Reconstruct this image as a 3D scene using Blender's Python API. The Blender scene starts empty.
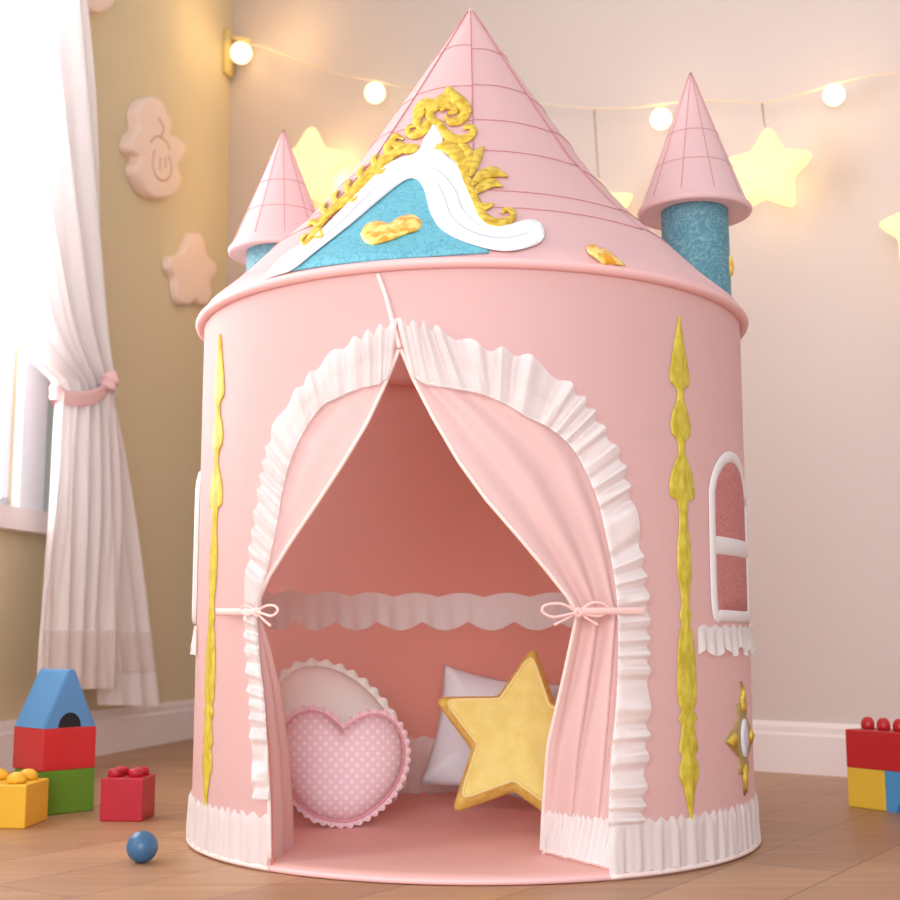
import bpy, bmesh, math, random
from mathutils import Vector, Matrix
random.seed(4)
S = bpy.context.scene; COL = S.collection
PI = math.pi; sin, cos = math.sin, math.cos

# ------------------------------------------------------------ camera
FPX, PITCH, HC = 1300.8, .14067, .3737
cam = bpy.data.cameras.new('camera'); camo = bpy.data.objects.new('camera', cam); COL.objects.link(camo)
camo.location = (0, 0, HC); camo.rotation_euler = (PI/2+PITCH, 0, 0)
cam.sensor_width = 36; cam.lens = FPX/900*36; cam.clip_start = .05
cam.dof.use_dof = True; cam.dof.focus_distance = 2.2; cam.dof.aperture_fstop = 5.0
S.camera = camo
# ------------------------------------------------------------ light and exposure
S.view_settings.view_transform = 'Standard'; S.view_settings.look = 'None'
S.view_settings.exposure = 0.06; S.view_settings.gamma = 1
W = bpy.data.worlds.new('world'); S.world = W; W.use_nodes = True
W.node_tree.nodes['Background'].inputs[0].default_value = (.975, .985, 1, 1)
W.node_tree.nodes['Background'].inputs[1].default_value = .62

def area(name, loc, aim, size, sizey, energy, color, spread=180):
    l = bpy.data.lights.new(name, 'AREA'); l.shape = 'RECTANGLE'; l.size = size; l.size_y = sizey
    l.energy = energy; l.color = color; l.spread = math.radians(spread)
    o = bpy.data.objects.new(name, l); COL.objects.link(o); o.location = loc
    o.rotation_euler = (Vector(aim)-Vector(loc)).to_track_quat('-Z', 'Y').to_euler(); return o
area('daylight_window', (-2.1, 3.0, 1.4), (.3, 3.0, .9), 4.4, 3.0, 235, (1, .98, .98))
area('front_fill', (-.45, -1.2, 1.0), (.05, 2.6, .5), 1.8, 1.3, 68, (.98, .99, 1))  # added soft fill before the tent, brightens its inside through the door

# ------------------------------------------------------------ geometry helpers
def ray(px, py):
    d = Vector(((px-450)/FPX, 1, (450-py)/FPX))
    c, s = cos(PITCH), sin(PITCH)
    return Vector((0, 0, HC)), Vector((d.x, d.y*c-d.z*s, d.y*s+d.z*c))
def floor_pt(px, py, z=0.):
    o, d = ray(px, py); return o+d*((z-o.z)/d.z)
def at_y(px, py, Y):
    o, d = ray(px, py); return o+d*(Y/d.y)

def link(name, me, m=None, parent=None, smooth=True):
    o = bpy.data.objects.new(name, me); COL.objects.link(o)
    if m: me.materials.append(m)
    if smooth:
        for p in me.polygons: p.use_smooth = True
    if parent: o.parent = parent
    return o
def obj(name, bm, m, parent=None, smooth=True):
    bmesh.ops.recalc_face_normals(bm, faces=bm.faces)
    me = bpy.data.meshes.new(name); bm.to_mesh(me); bm.free()
    return link(name, me, m, parent, smooth)
def tag(o, label, cat, group=None, kind=None):
    if label: o['label'] = label
    if cat: o['category'] = cat
    if group: o['group'] = group
    if kind: o['kind'] = kind
    return o
def empty(name, loc, rz=0):
    o = bpy.data.objects.new(name, None); COL.objects.link(o)
    o.location = loc; o.rotation_euler = (0, 0, rz); o.empty_display_size = .05
    return o
def grid(bm, rows, closeu=False, closev=False):
    vs = [[bm.verts.new(p) for p in r] for r in rows]
    n = len(vs); m = len(vs[0])
    for i in range(n if closev else n-1):
        for j in range(m if closeu else m-1):
            a, b, c, d = vs[i][j], vs[i][(j+1) % m], vs[(i+1) % n][(j+1) % m], vs[(i+1) % n][j]
            try: bm.faces.new((a, b, c, d))
            except ValueError: pass
    return vs
def tube(bm, pts, r, seg=8, closed=False):
    pts = [Vector(p) for p in pts]; n = len(pts); rows = []; up = None
    for i, p in enumerate(pts):
        if closed: t = (pts[(i+1) % n]-pts[i-1])
        else: t = pts[min(i+1, n-1)]-pts[max(i-1, 0)]
        t.normalize()
        if up is None: up = t.orthogonal().normalized()
        up = (up-t*up.dot(t)).normalized(); s = t.cross(up)
        rr = r[i] if isinstance(r, (list, tuple)) else r
        rows.append([p+(up*cos(a)+s*sin(a))*rr for a in [2*PI*k/seg for k in range(seg)]])
    vs = grid(bm, rows, closeu=True, closev=closed)
    if not closed:
        bm.faces.new(vs[0]); bm.faces.new(vs[-1][::-1])
def lathe(bm, prof, c=(0, 0, 0), seg=48):
    c = Vector(c)
    rows = [[c+Vector((r*cos(a), r*sin(a), z)) for a in [2*PI*k/seg for k in range(seg)]] for r, z in prof]
    grid(bm, rows, closeu=True); bmesh.ops.remove_doubles(bm, verts=bm.verts, dist=1e-6)
def resample(pts, n):
    # catmull-rom, n points evenly spaced
    P = [Vector(p) for p in pts]
    Q = []
    for i in range(len(P)-1):
        p0 = P[i-1] if i else P[0]*2-P[1]; p1 = P[i]; p2 = P[i+1]; p3 = P[i+2] if i+2 < len(P) else P[-1]*2-P[-2]
        for k in range(12):
            t = k/12; Q.append(.5*((2*p1)+(p2-p0)*t+(2*p0-5*p1+4*p2-p3)*t*t+(3*p1-p0-3*p2+p3)*t**3))
    Q.append(P[-1]); L = [0]
    for a, b in zip(Q, Q[1:]): L.append(L[-1]+(b-a).length)
    out = []; j = 0
    for k in range(n):
        s = L[-1]*k/(n-1)
        while j < len(L)-2 and L[j+1] < s: j += 1
        u = (s-L[j])/max(L[j+1]-L[j], 1e-9); out.append(Q[j].lerp(Q[j+1], min(max(u, 0), 1)))
    return out
def lerp_list(xs, ys, x):
    if x <= xs[0]: return ys[0]
    for i in range(len(xs)-1):
        if x <= xs[i+1]:
            t = (x-xs[i])/(xs[i+1]-xs[i]); return ys[i]*(1-t)+ys[i+1]*t
    return ys[-1]

# ------------------------------------------------------------ materials
def mat(name, col, rough=.7, **k):
    m = bpy.data.materials.new(name); m.use_nodes = True
    b = m.node_tree.nodes['Principled BSDF']
    b.inputs['Base Color'].default_value = (*col, 1); b.inputs['Roughness'].default_value = rough
    for a, v in k.items(): b.inputs[a.replace('_', ' ')].default_value = v
    return m
def nd(m, t, **k):
    n = m.node_tree.nodes.new(t)
    for a, v in k.items(): setattr(n, a, v)
    return n
def lk(m, a, b): m.node_tree.links.new(a, b)
def bsdf(m): return m.node_tree.nodes['Principled BSDF']
def srgb(r, g, b):
    f = lambda c: (c/255/12.92) if c/255 <= .04045 else ((c/255+.055)/1.055)**2.4
    return (f(r), f(g), f(b))
def bump(m, scale, strength, dist=.002, coord='Object', detail=3):
    tc = nd(m, 'ShaderNodeTexCoord'); n = nd(m, 'ShaderNodeTexNoise'); b = nd(m, 'ShaderNodeBump')
    n.inputs['Scale'].default_value = scale; n.inputs['Detail'].default_value = detail
    b.inputs['Strength'].default_value = strength; b.inputs['Distance'].default_value = dist
    lk(m, tc.outputs[coord], n.inputs['Vector']); lk(m, n.outputs['Fac'], b.inputs['Height']); lk(m, b.outputs['Normal'], bsdf(m).inputs['Normal'])
def noise_color(m, c1, c2, scale, lo=.4, hi=.6, stretch=(1, 1, 1)):
    tc = nd(m, 'ShaderNodeTexCoord'); mp = nd(m, 'ShaderNodeMapping'); n = nd(m, 'ShaderNodeTexNoise'); r = nd(m, 'ShaderNodeValToRGB')
    mp.inputs['Scale'].default_value = stretch; n.inputs['Scale'].default_value = scale
    r.color_ramp.elements[0].position = lo; r.color_ramp.elements[1].position = hi
    r.color_ramp.elements[0].color = (*c1, 1); r.color_ramp.elements[1].color = (*c2, 1)
    lk(m, tc.outputs['Object'], mp.inputs[0]); lk(m, mp.outputs[0], n.inputs['Vector']); lk(m, n.outputs['Fac'], r.inputs[0]); lk(m, r.outputs[0], bsdf(m).inputs['Base Color'])
def translucent(m, col, fac):
    out = m.node_tree.nodes['Material Output']; t = nd(m, 'ShaderNodeBsdfTranslucent'); mx = nd(m, 'ShaderNodeMixShader')
    t.inputs[0].default_value = (*col, 1); mx.inputs[0].default_value = fac
    lk(m, bsdf(m).outputs[0], mx.inputs[1]); lk(m, t.outputs[0], mx.inputs[2]); lk(m, mx.outputs[0], out.inputs[0])
def sheer(m, col, alpha, tl=.35):
    out = m.node_tree.nodes['Material Output']; t = nd(m, 'ShaderNodeBsdfTranslucent'); mx = nd(m, 'ShaderNodeMixShader')
    tr = nd(m, 'ShaderNodeBsdfTransparent'); m2 = nd(m, 'ShaderNodeMixShader')
    t.inputs[0].default_value = (*col, 1); mx.inputs[0].default_value = tl; m2.inputs[0].default_value = alpha
    lk(m, bsdf(m).outputs[0], mx.inputs[1]); lk(m, t.outputs[0], mx.inputs[2])
    lk(m, tr.outputs[0], m2.inputs[1]); lk(m, mx.outputs[0], m2.inputs[2]); lk(m, m2.outputs[0], out.inputs[0])
    return m2
def emit(name, col, s):
    m = bpy.data.materials.new(name); m.use_nodes = True
    b = bsdf(m); b.inputs['Base Color'].default_value = (*col, 1); b.inputs['Emission Color'].default_value = (*col, 1); b.inputs['Emission Strength'].default_value = s
    return m

PINK = mat('pink tent fabric', srgb(240, 206, 206), .62, Sheen_Weight=.15); bump(PINK, 900, .08, .001)
translucent(PINK, srgb(255, 232, 228), .36)
PINKR = mat('pink roof fabric', srgb(254, 214, 217), .6, Sheen_Weight=.15); bump(PINKR, 14, .10, .01); translucent(PINKR, srgb(255, 236, 232), .30)
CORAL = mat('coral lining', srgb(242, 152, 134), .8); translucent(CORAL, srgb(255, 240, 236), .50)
CURT = mat('pink door fabric', srgb(243, 209, 208), .62, Sheen_Weight=.15); translucent(CURT, srgb(248, 200, 192), .25)
MATF = mat('pink floor mat', srgb(240, 186, 178), .7); bump(MATF, 6, .25, .02)
PIPE = mat('cream piping', srgb(250, 226, 220), .5)
RIMM = mat('pink rim fabric', srgb(248, 196, 196), .5)
FRILL = mat('white frill', srgb(250, 250, 250), .6); _m = sheer(FRILL, (.97, .96, .96), .86, .25)
GATH = mat('white gathered voile', srgb(252, 252, 252), .6); _m = sheer(GATH, (.97, .96, .96), .86, .25)
_a = nd(GATH, 'ShaderNodeAttribute'); _a.attribute_name = 'density'; _r = nd(GATH, 'ShaderNodeMapRange')
_r.inputs['To Min'].default_value = .72; _r.inputs['To Max'].default_value = .97; lk(GATH, _a.outputs['Fac'], _r.inputs['Value']); lk(GATH, _r.outputs[0], _m.inputs[0])
LACE = mat('white lace', srgb(250, 252, 252), .6); sheer(LACE, (.95, .96, .96), .96, .15)
WHITE = mat('white print', srgb(250, 247, 250), .5)
GREYL = mat('pale grey print line', srgb(205, 205, 220), .6)
GOLD = mat('gold print', srgb(228, 190, 50), .45); noise_color(GOLD, srgb(206, 160, 30), srgb(246, 214, 84), 70, .35, .65)
GOLDO = mat('olive gold print', srgb(214, 192, 56), .5); noise_color(GOLDO, srgb(190, 164, 34), srgb(226, 206, 74), 90, .3, .7, (1, 1, .5))
JEWEL = mat('amber jewel', srgb(250, 190, 60), .2); noise_color(JEWEL, srgb(240, 165, 40), srgb(255, 226, 130), 45, .42, .58)
SEAM = mat('rose seam thread', srgb(208, 138, 146), .7)
def filigree(name, c1, c2):
    m = mat(name, c1, .6)
    tc = nd(m, 'ShaderNodeTexCoord'); w = nd(m, 'ShaderNodeTexNoise'); w.inputs['Scale'].default_value = 38; w.inputs['Detail'].default_value = 1.5; w.inputs['Distortion'].default_value = 2.5
    r = nd(m, 'ShaderNodeValToRGB'); e = r.color_ramp.elements
    e[0].position = .44; e[0].color = (*c1, 1); e[1].position = .56; e[1].color = (*c1, 1)
    x = e.new(.5); x.color = (*c2, 1)
    lk(m, tc.outputs['Object'], w.inputs['Vector']); lk(m, w.outputs['Fac'], r.inputs[0]); lk(m, r.outputs[0], bsdf(m).inputs['Base Color'])
    return m
BLUEF = filigree('sky blue filigree', srgb(112, 188, 208), srgb(84, 160, 184))
TURB = filigree('teal filigree', srgb(88, 142, 160), srgb(128, 178, 190))
WALLB = mat('blush wall paint', srgb(216, 200, 194), .8); bump(WALLB, 60, .05)
WALLL = mat('olive beige wall paint', srgb(220, 204, 168), .85); bump(WALLL, 60, .05)
TRIMW = mat('white trim paint', srgb(240, 228, 226), .5)
FRAMEW = mat('window frame paint', srgb(244, 244, 250), .4)
REVEAL = mat('window reveal paint', srgb(206, 222, 216), .6)
CLOUD = mat('blush foam', srgb(250, 222, 206), .8); bump(CLOUD, 80, .1)
CLOUDD = mat('engraved line', srgb(205, 160, 140), .8)
SHEER = mat('sheer curtain', srgb(252, 246, 246), .8)
SM = sheer(SHEER, (.98, .94, .94), .97, .20)
TIEP = mat('pink tieback cloth', srgb(244, 200, 200), .6)
def plastic(name, rgb, rough=.3):
    m = mat(name, srgb(*rgb), rough); bump(m, 30, .03); return m
RED = plastic('red block paint', (200, 42, 44), .35); CRIM = plastic('crimson block paint', (186, 32, 52), .35)
YEL = plastic('yellow block paint', (240, 188, 52), .4); YEL2 = plastic('lemon block paint', (238, 200, 66), .4); GRN = plastic('green block paint', (96, 142, 36), .5)
BLU = plastic('blue block paint', (84, 144, 196), .4); BLU2 = plastic('sky block paint', (82, 158, 214), .4); BALLM = plastic('slate blue ball', (62, 104, 144), .35)
BLACK = mat('dark arch infill', srgb(22, 22, 30), .6)  # for the solid dark pieces filling the blocks' cut-out arches
BULB = emit('warm bulb glass', (1, .86, .52), 1.8)
STARG = emit('warm star lamp glow', (1, .86, .40), 1.0); bsdf(STARG).inputs['Base Color'].default_value = (.5, .42, .16, 1)
WIRE = mat('pale wire', srgb(236, 214, 186), .5); WIRED = mat('brown wire', srgb(190, 162, 142), .5)
BRACK = mat('cream bracket', srgb(240, 215, 140), .5)

# wooden floor planks
FLOOR = mat('light oak planks', (.5, .35, .25), .42)
def make_floor(m, ang):
    tc = nd(m, 'ShaderNodeTexCoord'); mp = nd(m, 'ShaderNodeMapping'); mp.inputs['Rotation'].default_value = (0, 0, ang)
    br = nd(m, 'ShaderNodeTexBrick'); br.offset = .37; br.inputs['Scale'].default_value = 1
    br.inputs['Brick Width'].default_value = 1.3; br.inputs['Row Height'].default_value = .17; br.inputs['Mortar Size'].default_value = .0022
    br.inputs['Color1'].default_value = (*srgb(200, 156, 120), 1); br.inputs['Color2'].default_value = (*srgb(178, 134, 100), 1); br.inputs['Mortar'].default_value = (*srgb(158, 116, 90), 1)
    m2 = nd(m, 'ShaderNodeMapping'); m2.inputs['Rotation'].default_value = (0, 0, ang); m2.inputs['Scale'].default_value = (1.6, 22, 1)
    n = nd(m, 'ShaderNodeTexNoise'); n.inputs['Scale'].default_value = 1.5; n.inputs['Detail'].default_value = 6; n.inputs['Distortion'].default_value = .6
    r = nd(m, 'ShaderNodeValToRGB'); r.color_ramp.elements[0].position = .3; r.color_ramp.elements[1].position = .7
    r.color_ramp.elements[0].color = (.72, .66, .60, 1); r.color_ramp.elements[1].color = (1.0, 1.0, 1.0, 1)
    k = nd(m, 'ShaderNodeTexNoise'); k.inputs['Scale'].default_value = 5.5; kr = nd(m, 'ShaderNodeValToRGB')
    kr.color_ramp.elements[0].position = .70; kr.color_ramp.elements[1].position = .76; kr.color_ramp.elements[0].color = (1, 1, 1, 1); kr.color_ramp.elements[1].color = (.62, .5, .42, 1)
    a = nd(m, 'ShaderNodeMix', data_type='RGBA', blend_type='MULTIPLY'); a.inputs['Factor'].default_value = .8
    b = nd(m, 'ShaderNodeMix', data_type='RGBA', blend_type='MULTIPLY'); b.inputs['Factor'].default_value = .7
    lk(m, tc.outputs['Object'], mp.inputs[0]); lk(m, mp.outputs[0], br.inputs['Vector']); lk(m, tc.outputs['Object'], m2.inputs[0]); lk(m, m2.outputs[0], n.inputs['Vector'])
    lk(m, n.outputs['Fac'], r.inputs[0]); lk(m, tc.outputs['Object'], k.inputs['Vector']); lk(m, k.outputs['Fac'], kr.inputs[0])
    lk(m, br.outputs['Color'], a.inputs['A']); lk(m, r.outputs[0], a.inputs['B']); lk(m, a.outputs['Result'], b.inputs['A']); lk(m, kr.outputs[0], b.inputs['B'])
    lk(m, b.outputs['Result'], bsdf(m).inputs['Base Color'])
    bp = nd(m, 'ShaderNodeBump'); bp.inputs['Strength'].default_value = .15; bp.inputs['Distance'].default_value = .004
    lk(m, n.outputs['Fac'], bp.inputs['Height']); lk(m, bp.outputs['Normal'], bsdf(m).inputs['Normal'])
make_floor(FLOOR, -math.radians(56))

# ------------------------------------------------------------ the room
CORN = floor_pt(215, 733.5); PL = floor_pt(140, 747); PB = floor_pt(800, 773)
DL = (PL-CORN).normalized(); DB = (PB-CORN).normalized()           # along the walls, from the corner
NL = Vector((-DL.y, DL.x, 0)); NL = NL if NL.x > 0 else -NL         # into the room
NB = Vector((-DB.y, DB.x, 0)); NB = NB if NB.y < 0 else -NB
WH = 3.4; UP = Vector((0, 0, 1))
def slab(bm, o, d, n, s0, s1, z0, z1, t0, t1):
    vs = [bm.verts.new(o+d*s+n*t+UP*z) for s in (s0, s1) for t in (t0, t1) for z in (z0, z1)]
    for f in ((0, 1, 3, 2), (4, 6, 7, 5), (0, 4, 5, 1), (2, 3, 7, 6), (0, 2, 6, 4), (1, 5, 7, 3)): bm.faces.new([vs[i] for i in f])
bm = bmesh.new(); slab(bm, Vector((-3.2, -.3, 0)), Vector((1, 0, 0)), Vector((0, 1, 0)), 0, 7, -.05, 0, 0, 6.2)
tag(obj('floor', bm, FLOOR, smooth=False), None, None, kind='structure')
def on_left(px, py, off=0.):
    o, d = ray(px, py); q = CORN+NL*off; t = (q-o).dot(NL)/d.dot(NL); p = o+d*t
    return (p-CORN).dot(DL), p.z
def on_back(px, py, off=0.):
    o, d = ray(px, py); q = CORN+NB*off; t = (q-o).dot(NB)/d.dot(NB); p = o+d*t
    return (p-CORN).dot(DB), p.z
LW = lambda s, z, off: CORN+DL*s+UP*z+NL*off
BW = lambda s, z, off: CORN+DB*s+UP*z+NB*off
ws0 = on_left(16, 400)[0]; ws1 = ws0+1.35; wz0 = on_left(10, 509)[1]; wz1 = 2.55
WALL_L = 3.7
bm = bmesh.new()
slab(bm, CORN, DL, NL, -.05, ws0, 0, WH, -.12, 0); slab(bm, CORN, DL, NL, ws1, WALL_L, 0, WH, -.12, 0)
slab(bm, CORN, DL, NL, ws0, ws1, 0, wz0, -.12, 0); slab(bm, CORN, DL, NL, ws0, ws1, wz1, WH, -.12, 0)
tag(obj('wall_left', bm, WALLL, smooth=False), None, None, kind='structure')
bm = bmesh.new(); slab(bm, CORN, DB, NB, -.12, 3.6, 0, WH, -.12, 0)
tag(obj('wall_back', bm, WALLB, smooth=False), None, None, kind='structure')
def board(name, o, d, n, L, h, m):
    prof = [(0, 0), (.022, 0), (.022, h-.035), (.016, h-.028), (.016, h-.012), (.010, h), (0, h)]
    bm = bmesh.new(); rows = [[o+d*s+n*t+UP*z for t, z in prof] for s in (0, L)]
    vs = grid(bm, rows, closeu=True); bm.faces.new(vs[0]); bm.faces.new(vs[1][::-1])
    return tag(obj(name, bm, m, smooth=False), None, None, kind='structure')
hB = on_back(800, 722)[1]; hL = on_left(140, 705)[1]
board('baseboard_back', CORN, DB, NB, 3.55, hB, TRIMW)
board('baseboard_left', CORN, DL, NL, WALL_L, (hL+hB)/2, TRIMW)
# window
wn = empty('window_1', LW(ws0, wz0, 0)); tag(wn, None, None, kind='structure')
def wpart(name, m, slabs):
    bm = bmesh.new()
    for a in slabs: slab(bm, CORN, DL, NL, *a)
    o = obj(name, bm, m, None, smooth=False); bpy.context.view_layer.update(); o.parent = wn; o.matrix_parent_inverse = Matrix.Translation(wn.location).inverted()
    return o
cs = on_left(38, 450)[0]
wpart('window_frame', FRAMEW, [(ws0, ws0+.035, wz0, wz1, -.09, -.01), (ws1-.035, ws1, wz0, wz1, -.09, -.01), (ws0, ws1, wz1-.035, wz1, -.09, -.01), (ws0, ws1, wz0, wz0+.03, -.09, -.01), ((ws0+ws1)/2-.015, (ws0+ws1)/2+.015, wz0, wz1, -.08, -.03)])
wpart('window_casing', FRAMEW, [(cs, ws0, wz0, wz1+.08, 0, .025), (ws1, ws1+.08, wz0, wz1+.08, 0, .025), (cs, ws1+.08, wz1, wz1+.08, 0, .028)])
wpart('casing_edge', REVEAL, [(cs-.06, cs-.001, wz0, wz1+.1, 0, .012)])
szb = on_left(10, 531)[1]
wpart('window_sill', TRIMW, [(cs-.09, ws1+.14, szb, wz0, 0, .05)])
GLASS = mat('window glass', (1, 1, 1), .0, Transmission_Weight=1.0, IOR=1.05)
wpart('glass_pane', GLASS, [(ws0+.03, ws1-.03, wz0+.02, wz1-.03, -.062, -.058)])

# ------------------------------------------------------------ the tent: surfaces
CX, CY, H = .0426, 2.5475, .9638
CEN = Vector((CX, CY, 0))
def RW(z): return .5248+.0002*z/H
def wallp(th, z, off=0.):
    r = RW(z)+off; return Vector((CX+r*sin(th), CY-r*cos(th), z))
def hit_wall(px, py, off=0., far=False):
    o, d = ray(px, py); r = RW(.5)+off
    for _ in range(3):
        a = d.x**2+d.y**2; b = 2*(d.x*(o.x-CX)+d.y*(o.y-CY)); c = (o.x-CX)**2+(o.y-CY)**2-r*r
        D = max(b*b-4*a*c, 0); t = (-b+(1 if far else -1)*math.sqrt(D))/(2*a); p = o+d*t; r = RW(min(max(p.z, 0), H))+off
    return p
def tz(px, py):
    p = hit_wall(px, py); return math.atan2(p.x-CX, -(p.y-CY)), p.z
PROF = [(.962, .533), (.985, .528), (1.03, .480), (1.097, .418), (1.164, .350), (1.27, .258), (1.418, .158), (1.55, .072), (1.655, .004)]
PZ = [a for a, b in PROF]; PR = [b for a, b in PROF]
def RR(th, z):
    r = lerp_list(PZ, PR, z); a = (th % (PI/4))-PI/8
    k = cos(PI/8)/cos(a); w = min(max((z-.97)/.16, 0), 1)
    return r*(1+(k-1)*w*.28)
def roofp(th, z, off=0.):
    r = RR(th, z)+off; return Vector((CX+r*sin(th), CY-r*cos(th), z+off*.6))
def hit_roof(px, py, off=0.):
    o, d = ray(px, py)
    def f(t):
        p = o+d*t; th = math.atan2(p.x-CX, -(p.y-CY)); return math.hypot(p.x-CX, p.y-CY)-(RR(th, p.z)+off)*(1 if p.z < 1.66 else 0)-(off if p.z >= 1.66 else 0)
    t = 1.9; best = (9, t)
    while t < 2.9:
        v = f(t)
        if v < best[0]: best = (v, t)
        if v < 0:
            a, b = t-.01, t
            for _ in range(14):
                m_ = (a+b)/2
                if f(m_) < 0: b = m_
                else: a = m_
            return o+d*b
        t += .01
    p = o+d*best[1]; th = math.atan2(p.x-CX, -(p.y-CY)); r = min(math.hypot(p.x-CX, p.y-CY), RR(th, p.z)+off)
    return Vector((CX+r*sin(th), CY-r*cos(th), p.z))
def wall_map(px, py, off=0.): return hit_wall(px, py, off)
def th_of(p): return math.atan2(p.x-CX, -(p.y-CY))

tent = empty('play_tent', (CX, CY, 0))
tag(tent, 'large round pink castle play tent with frilled arched doorway, standing on the wooden floor', 'tent')
TI = Matrix.Translation(tent.location).inverted()
def part(name, bm, m, parent=None, smooth=True, label=None):
    o = obj(name, bm, m, None, smooth); o.parent = parent or tent; o.matrix_parent_inverse = TI if (parent is None) else Matrix.Identity(4)
    if label: o['label'] = label
    return o
def sub(name, bm, m, parent, smooth=True, label=None):
    # parent meshes sit at the world origin of the tent frame, so an identity inverse keeps the place
    o = obj(name, bm, m, None, smooth); o.parent = parent; o.matrix_parent_inverse = Matrix.Identity(4)
    if label: o['label'] = label
    return o

# applique helpers (mapping f(u, v, off) -> point on a surface)
def applique(bm, poly, f, off, thick, maxlen=9.):
    b = bmesh.new(); vs = [b.verts.new((x, y, 0)) for x, y in poly]
    es = [b.edges.new((vs[i], vs[(i+1) % len(vs)])) for i in range(len(vs))]
    bmesh.ops.triangle_fill(b, use_beauty=True, edges=es)
    for _ in range(5):
        le = [e for e in b.edges if e.calc_length() > maxlen]
        if not le: break
        bmesh.ops.subdivide_edges(b, edges=le, cuts=1); bmesh.ops.triangulate(b, faces=b.faces)
    b.verts.index_update(); bnd = [e for e in b.edges if len(e.link_faces) == 1]
    top = [bm.verts.new(f(v.co.x, v.co.y, off+thick)) for v in b.verts]
    bot = [bm.verts.new(f(v.co.x, v.co.y, off-.001)) for v in b.verts]
    for fa in b.faces: bm.faces.new([top[v.index] for v in fa.verts])
    for e in bnd:
        i, j = e.verts[0].index, e.verts[1].index
        try: bm.faces.new((top[i], top[j], bot[j], bot[i]))
        except ValueError: pass
    b.free()
def stroke(bm, pts, ws, f, off, h, n=None, seg=7):
    n = n or max(6, len(pts)*5)
    P = resample([(x, y, 0) for x, y in pts], n)
    rows = []
    for i, p in enumerate(P):
        t = P[min(i+1, n-1)]-P[max(i-1, 0)]; t.normalize(); q = Vector((-t.y, t.x, 0))
        u = i/(n-1)*(len(ws)-1); k = min(int(u), len(ws)-2) if len(ws) > 1 else 0
        w = (ws[k]*(1-(u-k))+ws[k+1]*(u-k)) if len(ws) > 1 else ws[0]
        w = max(w, .01)/2; row = []
        for a in range(seg):
            an = PI*a/(seg-1); x = -cos(an)*w; row.append(f(p.x+q.x*x, p.y+q.y*x, off+h*sin(an)*min(1, w/2+.3)))
        rows.append(row)
    grid(bm, rows)
def density(bm, d):
    """cloth density (gathers lie thicker), read by the sheer frill material"""
    L = bm.verts.layers.float.get('density') or bm.verts.layers.float.new('density')
    bm.verts.ensure_lookup_table()
    for v, x in zip(bm.verts, d): v[L] = x
def frill(bm, A, B, f, n, waves, off=.002, amp=.012, nv=9, jitter=.0, scal=.07):
    xs = list(range(len(A))); g = lambda L, u: Vector((lerp_list(xs, [q[0] for q in L], u), lerp_list(xs, [q[1] for q in L], u), 0))
    def smooth(L):
        P = [Vector((x, y, 0)) for x, y in L]; Q = []
        for i in range(len(P)-1):
            p0 = P[i-1] if i else P[0]*2-P[1]; p1 = P[i]; p2 = P[i+1]; p3 = P[i+2] if i+2 < len(P) else P[-1]*2-P[-2]
            for k in range(16):
                t = k/16; Q.append(.5*((2*p1)+(p2-p0)*t+(2*p0-5*p1+4*p2-p3)*t*t+(3*p1-p0-3*p2+p3)*t**3))
        Q.append(P[-1]); return Q
    SA, SB = smooth(A), smooth(B); M = [(a+b)/2 for a, b in zip(SA, SB)]; L = [0]
    for a, b in zip(M, M[1:]): L.append(L[-1]+(b-a).length)
    idx = list(range(len(M))); rows = []; den = []; ph = 0
    for i in range(n):
        u = lerp_list(L, idx, L[-1]*i/(n-1)); k = min(int(u), len(M)-2); t = u-k
        a_ = SA[k].lerp(SA[k+1], t); b_ = SB[k].lerp(SB[k+1], t); ph += 2*PI*waves/n*(1+.40*sin(i*.11)+.35*sin(i*.047+1)); r = []
        for j in range(nv):
            v = j/(nv-1); vv = -.03+v*1.03*(1+scal*sin(ph)); w_ = ph+.9*(v-.5)*sin(i*.09)
            g = .5+.5*sin(w_); g2 = .5+.5*sin(ph*2.7+1+v)
            e = (.35+.65*v) if v < .999 else .8
            p = a_.lerp(b_, vv); r.append(f(p.x, p.y, off+amp*(g*e+.25*g2*(.3+v*.5))+(.004 if j == 1 else 0)))
            den.append(1. if j in (0, 1, nv-1) else min(1, .25+.75*g**1.3+.25*g2))
        rows.append(r)
    grid(bm, rows); density(bm, den)

# door outline on the wall (theta as function of z)
RE = [(400, 346), (430, 352), (470, 362), (512, 378), (546, 397), (575, 420), (596, 447), (608, 478), (617, 515), (624, 555), (628, 600), (630, 680), (628, 760), (622, 830), (609, 884)]
LE = [(399, 346), (378, 353), (350, 365), (322, 384), (300, 406), (283, 435), (273, 470), (266, 510), (259, 556), (254, 600), (254, 630), (260, 680), (267, 745), (270, 800), (271, 862)]
def zt(E):
    q = sorted([tz(*e)[::-1] for e in E]); q[0] = (0., q[0][1]); return [a for a, b in q], [b for a, b in q]
ZR, TR = zt(RE); ZL, TL = zt(LE)
apexz = ZR[-1]
seamp = [tz(*e) for e in [(400, 348), (387, 298), (375, 264)]]
def seam_th(z):
    q = sorted([(b, a) for a, b in seamp]); return lerp_list([a for a, b in q], [b for a, b in q], z)
def thR(z): return lerp_list(ZR, TR, z) if z < apexz else seam_th(z)
def thL(z): return lerp_list(ZL, TL, z) if z < apexz else seam_th(z)
def wall_sheet(off, z1):
    zs = sorted(set([z1*i/50 for i in range(51)]+[z for z in ZR+ZL if z < z1]+[apexz, apexz-.002, apexz-.006])); bm = bmesh.new(); rows = []
    for z in zs:
        a, b = thR(z), thL(z)+2*PI
        rows.append([wallp(a+(b-a)*k/160, z, off) for k in range(161)])
    grid(bm, rows); return bm
part('tent_wall', wall_sheet(0, H), PINK)
part('lining', wall_sheet(-.006, H-.002), CORAL, label='coral lining on the inside of the tent')
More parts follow.
